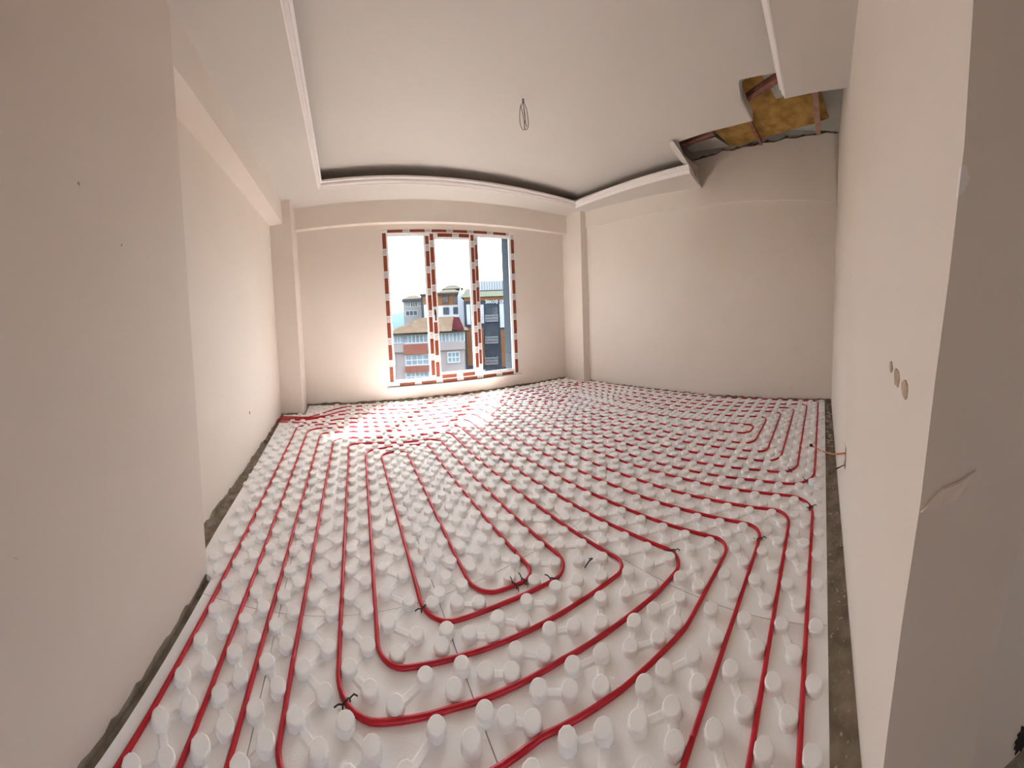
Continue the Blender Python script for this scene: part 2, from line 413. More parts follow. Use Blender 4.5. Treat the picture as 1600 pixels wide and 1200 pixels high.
l.new(tr.outputs[0], mx.inputs[1]); l.new(gs.outputs[0], mx.inputs[2]); l.new(mx.outputs[0], n['Material Output'].inputs[0])
def beads(parent, x0, x1, z0, z1, y0=.006, y1=.03, t=.02):
    wbox('glazing_bead', x0 - t, x0, z0 - t, z1 + t, y0, y1, BEAD, parent, .002); wbox('glazing_bead', x1, x1 + t, z0 - t, z1 + t, y0, y1, BEAD, parent, .002)
    wbox('glazing_bead', x0, x1, z1, z1 + t, y0, y1, BEAD, parent, .002); wbox('glazing_bead', x0, x1, z0 - t, z0, y0, y1, BEAD, parent, .002)
zb, zt = .09, WH - .085
beads(win, g1[0], g1[1], zb, zt); beads(win, g3[0], g3[1], zb, zt)
for g in (g1, g3): wbox('pane', g[0] - .015, g[1] + .015, zb - .015, zt + .015, .034, .040, GL, bevel=0)
# opening sash in the middle stands proud of the frame
sash = empty('sash'); sash.parent = win
sx0, sx1, sz0, sz1 = m1[1] - .012, m2[0] + .012, .055, WH - .055
S0, S1 = -.018, .04
wbox('stile', sx0, sx0 + .06, sz0, sz1, S0, S1, UPVC, sash); wbox('stile', sx1 - .06, sx1, sz0, sz1, S0, S1, UPVC, sash)
wbox('rail', sx0 + .06, sx1 - .06, sz1 - .065, sz1, S0, S1, UPVC, sash); wbox('rail', sx0 + .06, sx1 - .06, sz0, sz0 + .07, S0, S1, UPVC, sash)
gx0, gx1, gz0, gz1 = sx0 + .08, sx1 - .08, sz0 + .09, sz1 - .085
beads(sash, gx0, gx1, gz0, gz1, -.012, .02)
wbox('pane', gx0 - .015, gx1 + .015, gz0 - .015, gz1 + .015, .022, .028, GL, sash, 0)
bm = bmesh.new(); box(bm, (sx0 + .018, S0 - .012, .98), (sx0 + .044, S0, 1.06), .003); box(bm, (sx0 + .022, S0 - .04, 1.0), (sx0 + .042, S0 - .012, 1.03), .003); box(bm, (sx0 + .022, S0 - .045, .90), (sx0 + .042, S0 - .03, 1.03), .004)
mesh('handle', bm, BLACK, sash)
# protective film: brown printed strips and grey strips along the profiles
def print_mat(name, base, ink, scale):
    m = bpy.data.materials.new(name); m.use_nodes = True
    n, l = m.node_tree.nodes, m.node_tree.links; b = n['Principled BSDF']; b.inputs['Roughness'].default_value = .45
    tc = n.new('ShaderNodeTexCoord'); mp = n.new('ShaderNodeMapping'); mp.inputs['Scale'].default_value = (scale, 1, scale * .8)
    t = n.new('ShaderNodeTexNoise'); t.inputs['Scale'].default_value = 1.0; t.inputs['Detail'].default_value = 1.5
    r = n.new('ShaderNodeValToRGB'); r.color_ramp.elements[0].position = .47; r.color_ramp.elements[0].color = (*base, 1)
    r.color_ramp.elements[1].position = .53; r.color_ramp.elements[1].color = (*ink, 1)
    l.new(tc.outputs['Object'], mp.inputs[0]); l.new(mp.outputs[0], t.inputs['Vector']); l.new(t.outputs[0], r.inputs[0]); l.new(r.outputs[0], b.inputs['Base Color'])
    return m
FILM_B = print_mat('brown_printed_film', (.11, .018, .008), (.42, .085, .022), 110)
FILM_G = print_mat('grey_printed_film', (.50, .50, .49), (.66, .66, .64), 70)
strip_mesh = {}
def strip(cx, cz, ln, wd, y, vertical, brown, parent):
    key = (round(ln, 3), round(wd, 3), vertical, brown)
    if key not in strip_mesh:
        bm = bmesh.new(); a, b = (wd / 2, ln / 2) if vertical else (ln / 2, wd / 2)
        box(bm, (-a, -.0012, -b), (a, .0006, b)); me = bpy.data.meshes.new('film_strip')
        bmesh.ops.recalc_face_normals(bm, faces=bm.faces); bm.to_mesh(me); bm.free(); me.materials.append(FILM_B if brown else FILM_G); strip_mesh[key] = me
    o = link('film_strip', strip_mesh[key], None, parent); o.location = (cx, y, cz)
def run(a, b, c, wd, y, vertical, phase, parent=win):
    t = a + phase; L, G = .215, .075
    while t < b - .02:
        e = min(t + L, b - .004)
        if e - t > .04: strip(c if vertical else (t + e) / 2, (t + e) / 2 if vertical else c, e - t, wd, y, vertical, True, parent)
        t = e + .008; e = min(t + G, b - .004)
        if e - t > .03: strip(c if vertical else (t + e) / 2, (t + e) / 2 if vertical else c, e - t, wd * .95, y, vertical, False, parent)
        t = e + .012
yF, yS = FD0 - .0008, S0 - .0008
run(.02, WH - .02, XL + .033, .05, yF, True, .05); run(.02, WH - .02, XR - .036, .05, yF, True, .0)
run(XL + .08, XR - .09, WH - .022, .036, yF, False, .0); run(XL + .08, XR - .09, .026, .042, yF, False, .06)
run(.1, WH - .09, m1[0] + .027, .05, yF, True, .02); run(.1, WH - .09, m2[1] - .02, .036, yF, True, .12)
run(sz0 + .02, .88, sx0 + .032, .05, yS, True, .02, sash); run(1.08, sz1 - .01, sx0 + .032, .05, yS, True, .02, sash)
run(sz0 + .02, sz1 - .01, sx1 - .03, .045, yS, True, .10, sash)
run(sx0 + .07, sx1 - .07, sz1 - .032, .05, yS, False, .05, sash); run(sx0 + .07, sx1 - .07, sz0 + .035, .05, yS, False, .02, sash)
SILL = mat('sill_stone', (.74, .69, .63), .5, (.80, .75, .69), 8)
wbox('sill', XL - .03, XR + .04, -.028, 0, -.045, .02, SILL)
# thin white cable hanging just outside the left pane
bm = bmesh.new(); tube(bm, [(.655, w1(.69) + .33, 2.6), (.655, w1(.7) + .33, 1.9), (.69, w1(.7) + .33, 1.3), (.70, w1(.7) + .33, .7), (.66, w1(.7) + .33, -.6)], .011, 8)
tag(mesh('hanging_cable', bm, BEAD, smooth=True), 'thin white cable hanging outside the left window pane', 'cable')

# ------------------------------------------------------------------ heating pipes
def fillet(pts, rad=.13, step=.03):
    """polyline of (x, y[, r]) with rounded corners, sampled finely"""
    P = [Vector((p[0], p[1])) for p in pts]; R = [p[2] if len(p) > 2 else rad for p in pts]
    out = [P[0]]
    for i in range(1, len(P) - 1):
        a, b, c = P[i - 1], P[i], P[i + 1]
        u, v = (a - b), (c - b); lu, lv = u.length, v.length; u.normalize(); v.normalize()
        ang = math.acos(max(-1, min(1, u.dot(v))))
        if ang > math.radians(179.3): out.append(b); continue
        d = R[i] / math.tan(ang / 2); d = min(d, lu * .48, lv * .48)
        r = d * math.tan(ang / 2); s, e = b + u * d, b + v * d
        m_ = (u + v).normalized(); cc = b + m_ * (r / math.sin(ang / 2))
        n = max(3, int((math.pi - ang) / .16)); a0 = math.atan2(*(s - cc).yx); a1 = math.atan2(*(e - cc).yx)
        da = (a1 - a0 + math.pi) % (2 * math.pi) - math.pi
        for k in range(n + 1):
            t = a0 + da * k / n; out.append(cc + Vector((math.cos(t), math.sin(t))) * r)
    out.append(P[-1])
    res = [out[0]]
    for p in out[1:]:
        q = res[-1]; n = max(1, int((p - q).length / step))
        for k in range(1, n + 1): res.append(q.lerp(p, k / n))
    return res

L = [[(-.62, 1.0), (-.60, 3.0)], [(-.487, 1.0), (-.465, 3.0)], [(-.367, 1.0), (-.32, 3.0)], [(-.245, 1.0), (-.178, 2.8)],
     [(-.085, 1.1), (-.03, 2.6)], [(.053, 1.15), (.11, 2.45)], [(.238, 1.3), (.243, 2.4)]]
Rr = [[(.455, 1.3), (.465, 2.4)], [(.715, 1.2), (.68, 2.3)], [(.86, 1.2), (.815, 2.3)], [(1.035, .95), (.96, 2.3)], [(1.205, .85), (1.105, 2.4)],
      [(1.375, .6), (1.25, 2.6)], [(1.525, .5), (1.40, 2.8)], [(1.67, .4), (1.55, 3.0)], [(1.82, .4), (1.70, 3.2)]]
def dn(k): return L[k][::-1]
A = [(-.868, 3.54), (-.52, 3.48), (-.37, 3.49), (-.14, 3.57), (0, 3.58), (.4, 3.48), (.68, 3.42), (1.24, 3.385), (1.55, 3.36)]      # to leg r0
A += Rr[7][::-1] + [(1.685, .155)] + [(-.487, .155)] + L[1] + [(-.46, 3.285), (0, 3.29), (.67, 3.145), (1.255, 3.11)]
A += Rr[5][::-1] + [(1.385, .42, .16), (.93, .45), (.66, .54), (.43, .63), (-.10, .70), (-.25, .72, .2)] + L[3] + [(-.172, 2.97), (0, 2.975), (.49, 2.875), (.962, 2.845)]
A += Rr[3][::-1] + [(1.045, .785, .16), (.6, .87), (.33, .925), (.045, .965, .15)] + L[5] + [(.115, 2.655, .2), (.36, 2.685), (.54, 2.665), (.678, 2.62, .12)]
A += Rr[1][::-1] + [(.722, 1.045, .1), (.455, 1.095, .14)] + Rr[0] + [(.466, 2.565, .1), (.243, 2.565, .1)]
A += dn(6) + [(.236, 1.06, .14), (.54, 1.02), (.872, .965, .15)] + Rr[2] + [(.815, 2.715), (.48, 2.745), (.11, 2.82), (-.028, 2.825)]
A += dn(4) + [(-.092, .85, .17), (.24, .81), (.6, .73), (1.0, .61), (1.222, .58, .16)] + Rr[4] + [(1.105, 2.985), (.64, 3.015), (0, 3.145), (-.312, 3.15)]
A += dn(2) + [(-.378, .31, .2), (.68, .31), (1.535, .285, .16)] + Rr[6] + [(1.40, 3.235), (.66, 3.28), (0, 3.43), (-.36, 3.41), (-.598, 3.39, .2)]
A += dn(0) + [(-.63, .03), (1.83, .03, .16)] + Rr[8] + [(1.70, 3.485), (1.38, 3.51), (.83, 3.57), (.4, 3.655), (0, 3.75), (-.15, 3.735), (-.36, 3.65), (-.55, 3.585), (-.868, 3.60)]
B = [(-.868, 3.73), (-.52, 3.68), (-.37, 3.80), (-.21, 3.97), (-.05, 4.08), (.3, 4.02), (.71, 3.90), (1.26, 3.85), (2.0, 3.78), (2.8, 3.73), (3.22, 3.68, .1), (3.42, 3.40, .08)]
B += [(3.47, 3.2), (3.54, 2.69), (3.64, 1.79), (3.74, 1.22), (3.81, .8), (3.875, .035, .1), (1.96, .03, .17), (1.95, .41), (1.90, 1.1), (1.885, 2.2), (1.875, 3.1), (1.87, 3.495, .1), (2.5, 3.455), (2.93, 3.44), (3.21, 3.42, .08)]
B += [(3.23, 2.45), (3.33, 1.64), (3.42, 1.12), (3.5, .6), (3.55, .31, .1), (2.225, .30, .15), (2.22, .6), (2.18, 1.0), (2.15, 2.2), (2.135, 3.0), (2.13, 3.20, .08), (2.5, 3.17), (2.95, 3.14, .08)]
B += [(2.96, 2.26), (3.03, 1.49), (3.1, 1.0), (3.19, .565, .1), (2.49, .565, .13), (2.485, .8), (2.45, 1.1), (2.42, 2.2), (2.41, 2.7), (2.405, 2.95, .08), (2.585, 2.95, .06)]
B += [(2.58, 2.6), (2.565, 1.95), (2.62, 1.29), (2.68, .85), (2.70, .655, .1), (2.92, .655, .06), (2.89, .95), (2.83, 1.39), (2.77, 2.1), (2.76, 2.8), (2.755, 3.045, .08), (2.275, 3.065, .08)]
B += [(2.285, 2.8), (2.30, 2.0), (2.335, 1.0), (2.36, .6), (2.37, .43, .14), (3.385, .44, .1), (3.34, .7), (3.26, 1.06), (3.19, 1.57), (3.085, 2.35), (3.07, 2.9), (3.06, 3.29, .08), (2.5, 3.315), (2.0, 3.35, .1)]
B += [(2.01, 3.0), (2.03, 2.0), (2.045, .88), (2.085, .45), (2.09, .16, .16), (3.72, .17, .1), (3.65, .55), (3.56, 1.16), (3.46, 1.7), (3.39, 2.57), (3.35, 3.15), (3.28, 3.44, .08), (3.05, 3.575)]
B += [(2.95, 3.585), (2.11, 3.62), (1.39, 3.66), (.83, 3.71), (.4, 3.82), (0, 3.91), (-.14, 3.865), (-.29, 3.735), (-.52, 3.63), (-.868, 3.67)]
PR, PZ = .0085, .0360
paths = []
for pts, lab in ((A, 'red heating pipe coiled over the left half of the floor'), (B, 'red heating pipe coiled in long loops over the right half of the floor')):
    q = fillet(pts, .13)
    # the runs lie in the grooves with small waves
    path = [Vector((p.x, p.y, PZ + .0012 * math.sin(i * .31))) for i, p in enumerate(q)]
    paths.append(path)
    bm = bmesh.new(); tube(bm, path, PR, 8)
    tag(mesh('heating_pipe', bm, PIPE, smooth=True), lab, 'pipe', 'floor heating pipes')
allp = [p for q in paths for p in q]
kd = kdtree.KDTree(len(allp))
for i, p in enumerate(allp): kd.insert((p.x, p.y, 0), i)
kd.balance()

# ------------------------------------------------------------------ studded foam panels
ZF = .03
def foam_left(y): return -.672 if y < 1.27 else pl([(1.27, -.775), (3.8, -.835)], y)
cols_x = [None, -.33, .31, 1.06, 1.70, 2.33, 2.96, None]
rows_y = [-.05, 1.17, 2.42, None]
ordn = ['first', 'second', 'third', 'fourth', 'fifth', 'sixth', 'seventh']
rowtxt = ['in the nearest row', 'in the middle row', 'in the window wall row']
panels = {}
for c in range(7):
    for r in range(3):
        y0 = rows_y[r]; y1 = rows_y[r + 1]
        g = .0015
        def ytop(x): return (y1 - g) if y1 is not None else w1(x) - .035
        def lx(y): return foam_left(y) if c == 0 else cols_x[c] + g
        def rx(y): return (w2(y) - .045) if c == 6 else cols_x[c + 1] - g
        if c == 0 and r == 1: pts = [(-.672, y0 + g), (rx(y0), y0 + g), (rx(0), y1 - g), (foam_left(y1), y1 - g), (-.79, 1.6), (-.775, 1.30), (-.672, 1.26)]
        elif c == 0 and r == 2: pts = [(foam_left(y0), y0 + g), (rx(0), y0 + g), (rx(0), w1(-.33) - .035), (-.565, w1(-.565) - .035), (-.565, 3.82), (-.845, 3.82)]
        elif c == 6 and r == 2: pts = [(lx(0), y0 + g), (rx(y0), y0 + g), (rx(3.46), 3.46), (3.44, 3.47), (3.44, w1(3.44) - .035), (lx(0), w1(lx(0)) - .035)]
        else: pts = [(lx(y0), y0 + g), (rx(y0), y0 + g), (rx(y1 if y1 else 3), ytop(rx(0) if c < 6 else 3.8)), (lx(y1 if y1 else 3), ytop(lx(0)))]
        bm = bmesh.new(); prism(bm, pts, .001, ZF)
        cen = (sum(p[0] for p in pts) / len(pts), sum(p[1] for p in pts) / len(pts))
        p = empty('foam_panel', (0, 0, 0))
        tag(p, 'white studded foam panel, %s from the left wall %s' % (ordn[c], rowtxt[r]), 'foam panel', 'studded foam panels')
        mesh('panel_base', bm, FOAM, p)
        panels[(c, r)] = dict(o=p, studs=[], ridges=[])

# stud lattice: quincunx, its rows lie either side of the pipe lines
swp = lambda t: [(b, a) for a, b in t]
legs = [[(0, -.868), (4, -.85)], [(0, -.745), (4, -.735)]] + [swp(t) for t in L] + [[(1.3, .347), (2.4, .354)]] + [swp(Rr[0])] + [[(1.25, .585), (2.35, .572)]] + [swp(t) for t in Rr[1:]] + \
       [[(.41, 1.95), (1.1, 1.90), (2.2, 1.885), (3.1, 1.875)], [(.45, 2.085), (.88, 2.045), (2.0, 2.03), (3.0, 2.01)], [(.6, 2.22), (1.0, 2.18), (2.2, 2.15), (3.0, 2.135)],
        [(.6, 2.36), (1.0, 2.335), (2.0, 2.30), (2.8, 2.285)], [(.8, 2.485), (1.1, 2.45), (2.2, 2.42), (2.7, 2.41)], [(.85, 2.68), (1.29, 2.62), (1.95, 2.565), (2.6, 2.58)],
        [(.95, 2.89), (1.39, 2.83), (2.1, 2.77), (2.8, 2.76)], [(.8, 3.01), (1.4, 2.93), (2.2, 2.865), (2.9, 2.855)], [(1.0, 3.1), (1.49, 3.03), (2.26, 2.96), (3.1, 2.95)], [(.7, 3.34), (1.06, 3.26), (1.57, 3.19), (2.35, 3.085), (2.9, 3.07)],
        [(.6, 3.5), (1.12, 3.42), (1.64, 3.33), (2.45, 3.23), (3.0, 3.21)], [(.55, 3.65), (1.16, 3.56), (1.7, 3.46), (2.57, 3.39), (3.15, 3.35)],
        [(.1, 3.87), (.8, 3.81), (1.22, 3.74), (1.79, 3.64), (2.69, 3.54), (3.2, 3.47)], [(0, 3.99), (1.2, 3.87), (1.8, 3.77), (2.7, 3.67), (3.2, 3.6)]]
ybase = [-.10 + .1305 * k for k in range(21)] + [2.62, 2.735, 2.87, 3.01, 3.145, 3.28, 3.42, 3.575, 3.72, 3.89, 4.03, 4.17]
def legx(u, y):
    k = max(0, min(len(legs) - 2, int(math.floor(u)))); return lerp(pl(legs[k], y), pl(legs[k + 1], y), u - k)
def rowy(v, x):
    k = max(0, min(len(ybase) - 2, int(math.floor(v)))); y = lerp(ybase[k], ybase[k + 1], v - k)
    s = max(0, min(1, (y - 2.45) / .6))
    return y + s * (-.20 * (x - .66) if x < .66 else -.075 * (min(x, 2.0) - .66))
SR = .0282
def srad(x, y): return SR + .0032 * max(0.0, min(1.0, (math.hypot(x, y) - 1.3) / 1.2))
grid = {}
for i in range(2 * (len(legs) - 1)):
    for j in range(2 * (len(ybase) - 1)):
        if (i + j) % 2: continue
        u, v = (i + .5) / 2, (j + .5) / 2
        x = y = 1.0
        for _ in range(6):
            x = legx(u, y); y = rowy(v, x)
        x += random.uniform(-.0015, .0015); y += random.uniform(-.0015, .0015)
        ok = True
        for it in range(4):
            (cx, cyy, _), _, d = kd.find((x, y, 0))
            if d < srad(x, y) + PR - .001:
                if d < .004: ok = False; break
                k = (srad(x, y) + PR - .0005) / d; x, y = cx + (x - cx) * k, cyy + (y - cyy) * k
        if kd.find((x, y, 0))[2] < srad(x, y) + PR - .0035: ok = False
        if not ok: continue
        m_ = SR * .9
        if x - m_ < foam_left(y) or y + m_ > w1(x) - .035 or x + m_ > w2(y) - .045 or y - m_ < -.05: continue
        if x < -.565 + m_ and y > 3.82 - m_: continue
        if x > 3.44 - m_ and y > 3.46 - m_: continue
        if y < .0 - .03: continue
        if any(abs(x - o[0]) < .04 and abs(y - o[1]) < .04 for o in (grid.get((i - 1, j - 1)), grid.get((i - 1, j + 1)), grid.get((i, j - 2)), grid.get((i - 2, j))) if o): continue
        grid[(i, j)] = (x, y)
pts_kd = list(grid.values()); SP = .088
cellmap = {}
def near(x, y):
    ci, cj = int(x // SP), int(y // SP)
    return any((x - a) ** 2 + (y - b) ** 2 < SP * SP for di in (-1, 0, 1) for dj in (-1, 0, 1) for a, b in cellmap.get((ci + di, cj + dj), ()))
for a, b in pts_kd: cellmap.setdefault((int(a // SP), int(b // SP)), []).append((a, b))
extra = 0
for k in range(26000):                                 # studs missed where bends cut through the lattice
    x, y = random.uniform(-.83, 3.9), random.uniform(-.02, 4.1)
    if near(x, y) or kd.find((x, y, 0))[2] < SR + PR + .0005: continue
    m_ = SR * .9
    if x - m_ < foam_left(y) or y + m_ > w1(x) - .035 or x + m_ > w2(y) - .045 or y - m_ < -.05: continue
    if (x < -.565 + m_ and y > 3.82 - m_) or (x > 3.44 - m_ and y > 3.46 - m_): continue
    extra += 1; grid[(10000 + 2 * extra + 1, 0)] = (x, y); cellmap.setdefault((int(x // SP), int(y // SP)), []).append((x, y))
def stud_rings(bm, x, y, z, r, h, seg=12):
    prof = [(r * 1.06, 0), (r, .005), (r * .985, h - .005), (r * .93, h - .0015), (r * .80, h)]
    rings = []
    for rr_, hh in prof:
        rings.append([bm.verts.new((x + rr_ * math.cos(2 * math.pi * k / seg), y + rr_ * math.sin(2 * math.pi * k / seg), z + hh)) for k in range(seg)])
    for a in range(len(prof) - 1):
        for k in range(seg):
            f = bm.faces.new((rings[a][k], rings[a][(k + 1) % seg], rings[a + 1][(k + 1) % seg], rings[a + 1][k])); f.smooth = True
    bm.faces.new(rings[-1])
bm = bmesh.new(); stud_rings(bm, 0, 0, 0, SR, .021, 18)
stud_me = bpy.data.meshes.new('stud'); bm.to_mesh(stud_me); bm.free(); stud_me.materials.append(FOAM)
def cell(x, y):
    c = sum(1 for v in cols_x[1:-1] if x > v); r = sum(1 for v in rows_y[1:-1] if y > v); return panels[(c, r)]
def in_view(x, y):
    q = ROT @ (Vector((x, y, ZF)) - CAM); return abs(math.atan2(q[0], q[1])) < 1.66 and q[2] / math.hypot(q[0], q[1]) > -1.34
order = sorted([g for g in grid if in_view(*grid[g])], key=lambda g: grid[g][0] ** 2 + grid[g][1] ** 2)
single = set(order[:300])
for g, (x, y) in grid.items():
    P_ = cell(x, y)
    if g in single:
        o = link('stud', stud_me, None, P_['o']); o.location = (x, y, ZF - .001)
        o.rotation_euler = (random.uniform(-.02, .02), random.uniform(-.02, .02), random.uniform(0, 6)); s = random.uniform(.97, 1.03); o.scale = (s, s, random.uniform(.94, 1.03))
    else: P_['studs'].append((x, y))
    i, j = g
    if i % 2 == 0:
        for dj in (1, -1):
            h = grid.get((i + 1, j + dj))
            if h and kd.find(((x + h[0]) / 2, (y + h[1]) / 2, 0))[2] > .024 and x * x + y * y < 2.9: P_['ridges'].append(((x, y), h))
for key, P_ in panels.items():
    if P_['studs']:
        bm = bmesh.new()
        for x, y in P_['studs']: stud_rings(bm, x, y, ZF - .001, srad(x, y) * random.uniform(.97, 1.03), .0235 * random.uniform(.94, 1.03), 10)
        mesh('stud_field', bm, FOAM, P_['o'])['kind'] = 'stuff'
    if P_['ridges']:
        bm = bmesh.new()
        for a, b in P_['ridges']:
            a, b = Vector((*a, 0)), Vector((*b, 0)); d = (b - a).normalized(); s = Vector((-d.y, d.x, 0))
            va = [bm.verts.new(c + s * t + Vector((0, 0, z))) for c in (a, b) for t, z in ((-.017, ZF - .001), (-.008, ZF + .0036), (.008, ZF + .0036), (.017, ZF - .001))]
            for k in range(3): bm.faces.new((va[k], va[k + 1], va[k + 5], va[k + 4]))
            bm.faces.new((va[3], va[2], va[1], va[0])); bm.faces.new((va[4], va[5], va[6], va[7]))
        mesh('ridges', bm, FOAM, P_['o'])['kind'] = 'stuff'

# ------------------------------------------------------------------ black pipe clips
def clip(x, y, ang, label):
    (px, py, _), _, d = kd.find((x, y, 0))
    if d < .12: x, y = px, py
    bm = bmesh.new()
    tube(bm, [(.0, -.017, -.012), (.0, -.0155, .004), (0, -.009, .0115), (0, .009, .0115), (0, .0155, .004), (0, .017, -.012)], .0032, 6)
    tube(bm, [(0, .013, .006), (.004, .030, .016), (.010, .046, .011)], .0026, 6)
    tube(bm, [(0, -.013, .006), (-.004, -.032, .012), (-.012, -.042, .004)], .0026, 6)
    o = mesh('pipe_clip', bm, BLACK, smooth=True); o.location = (x, y, PZ); o.rotation_euler = (0, 0, ang); o.scale = (.85, .85, .9)
    return tag(o, label, 'pipe clip', 'black clips holding the heating pipe')
clip(-.07, .89, 2.2, 'black clip on the red pipe bend nearest the bottom left')
clip(.24, 1.14, 2.0, 'black clip on the left bend of the innermost long loop')
clip(.625, 1.035, .2, 'left of two black clips side by side on the innermost pipe turn')
clip(.655, 1.04, .2, 'right of two black clips side by side on the innermost pipe turn')
clip(.76, .985, .6, 'black clip on the pipe bend just right of the twin clips')
clip(1.19, .67, .8, 'black clip on the third rounded pipe bend from the centre')
clip(1.43, .32, .7, 'black clip on the pipe bend beside the open foam near the right')
clip(1.71, .06, .8, 'black clip on the outermost pipe bend by the near right wall')
clip(2.16, .24, -.8, 'black clip on the inner of two bends below the orange wire')
clip(2.02, .11, -.8, 'black clip on the outer bend of the right pipe coil')
clip(.36, 2.56, 1.4, 'small black clip at the far end of the innermost left loop')
bm = bmesh.new(); tube(bm, [(-.03, 0, 0), (0, .004, .008), (.022, .0, .012)], .003, 6); tube(bm, [(.022, 0, .012), (.012, .014, .008)], .0025, 6)
o = mesh('pipe_clip', bm, BLACK); o.location = (.93, .93, ZF + .012); tag(o, 'loose black clip lying on the bare foam between two pipe bends', 'pipe clip', 'black clips holding the heating pipe')

# ------------------------------------------------------------------ wires
COPPER = mat('orange_wire', (.60, .17, .05), .4, (.68, .22, .08), 30)
DARKW = mat('dark_wire', (.10, .075, .055), .5, (.14, .11, .085), 30)
def smooth_path(pts, n=6):
    P = [Vector(p) for p in pts]; out = []
    for i in range(len(P) - 1):
        p0, p1, p2, p3 = P[max(i - 1, 0)], P[i], P[i + 1], P[min(i + 2, len(P) - 1)]
        for k in range(n):
            t = k / n
            out.append(.5 * ((2 * p1) + (p2 - p0) * t + (2 * p0 - 5 * p1 + 4 * p2 - p3) * t * t + (3 * p1 - p0 - 3 * p2 + p3) * t ** 3))
    return out + [P[-1]]
cw = empty('ceiling_wire', (1.525, 2.18, Z_CEIL))
bm = bmesh.new(); tube(bm, [(0, 0, .01), (0.0, 0.0, -.03)], .008, 8); mesh('outlet_stub', bm, DARKW, cw)
ax = Vector((.85, -.52, 0)).normalized()
for pts in ([(0, -.02), (-.028, -.08), (-.032, -.19), (-.01, -.25), (.006, -.235), (-.004, -.13), (-.024, -.05)], [(.004, -.02), (.03, -.10), (.038, -.21), (.02, -.25), (.004, -.23), (.012, -.14), (0, -.04)], [(.0, -.02), (.006, -.10), (.014, -.19), (.024, -.225)]):
    bm = bmesh.new(); tube(bm, smooth_path([ax * a + Vector((0, 0, z)) for a, z in pts]), .0028, 6); mesh('wire_loop', bm, DARKW, cw, True)
tag(cw, 'looped dark electric wires hanging from the middle of the ceiling', 'wire')
# wall outlet slot with loose wires in the near right wall
p_out = at(1321, 709, 1, YC)
oc = empty('wall_outlet', (p_out.x, YC, p_out.z))
bm = bmesh.new(); box(bm, (-.04, 0, -.05), (.04, .003, .045)); mesh('slot_cover', bm, WALL, oc)
bm = bmesh.new(); box(bm, (-.042, .003, -.06), (-.03, .0045, .05)); box(bm, (-.042, .003, -.062), (.03, .0045, -.052)); mesh('slot_edge', bm, mat('slot_rust', (.12, .05, .03), .8, (.2, .09, .05), 20), oc)
q = [at(1321, 708, 1, YC + .002), at(1300, 709, 1, YC + .06), at(1283, 704, 1, YC + .12), at(1268, 696, 1, YC + .17)]
bm = bmesh.new(); tube(bm, smooth_path([p - oc.location for p in q]), .0045, 6); mesh('orange_wire', bm, COPPER, oc, True)
d = (q[3] - q[2]).normalized(); bm = bmesh.new(); tube(bm, [q[3] - oc.location, q[3] + d * .03 - oc.location], .0075, 6); mesh('wire_cap', bm, BLACK, oc)
q = [at(1318, 727, 1, YC + .002), at(1306, 733, 1, YC + .05), at(1298, 738, 1, YC + .05), at(1296, 748, 1, YC + .05)]
bm = bmesh.new(); tube(bm, smooth_path([p - oc.location for p in q]), .0035, 6); mesh('black_wire', bm, BLACK, oc, True)
tag(oc, 'cut wall outlet with a loose orange wire and a black wire', 'outlet')

# ------------------------------------------------------------------ chips, peeling and rubble
CHIP = mat('bare_plaster', (.40, .30, .20), .9, (.55, .44, .32), 60, .4, 120)
def chip(parent, u, v, axis, val, wd, hg, rot, m, n=9, name='plaster_chip', th=.002):
    p = at(u, v, axis, val); bm = bmesh.new(); pts = []
    for k in range(n):
        a = 2 * math.pi * k / n; rr = random.uniform(.75, 1.1)
        s, t = wd * rr * math.cos(a) / 2, hg * rr * math.sin(a) / 2
        pts.append((s * math.cos(rot) - t * math.sin(rot), s * math.sin(rot) + t * math.cos(rot)))
    sg = 1 if val < 0 else -1
    for ring in (0, 1):
        pass
    e = Vector((0, sg * th, 0)) if axis == 1 else Vector((sg * th, 0, 0))
    f = (lambda s, t: Vector((s, 0, t))) if axis == 1 else (lambda s, t: Vector((0, s, t)))
    r0 = [bm.verts.new(p + f(s, t) - e * .2) for s, t in pts]; r1 = [bm.verts.new(p + f(s, t) * .9 + e) for s, t in pts]
    bm.faces.new(r1); bm.faces.new(r0[::-1])
    for k in range(n): bm.faces.new((r0[k], r0[(k + 1) % n], r1[(k + 1) % n], r1[k]))
    return mesh(name, bm, m, parent)
chip(wall_front, 1393, 573, 1, YC, .030, .024, .2, CHIP, 11); chip(wall_front, 1402, 590, 1, YC, .040, .038, .2, CHIP, 11); chip(wall_front, 1414, 607, 1, YC, .042, .036, -.2, CHIP, 11)
DARKSPOT = mat('dark_pock', (.09, .06, .045), .9, (.14, .10, .07), 40)
chip(wall_left, 390, 645, 0, XA, .018, .035, .2, DARKSPOT); chip(wall_left, 123, 287, 0, XJ, .010, .014, 0, CHIP); chip(wall_left, 190, 383, 0, XJ, .008, .011, 0, CHIP)
chip(wall_left, 26, 873, 0, XJ, .020, .006, -.6, CEIL)
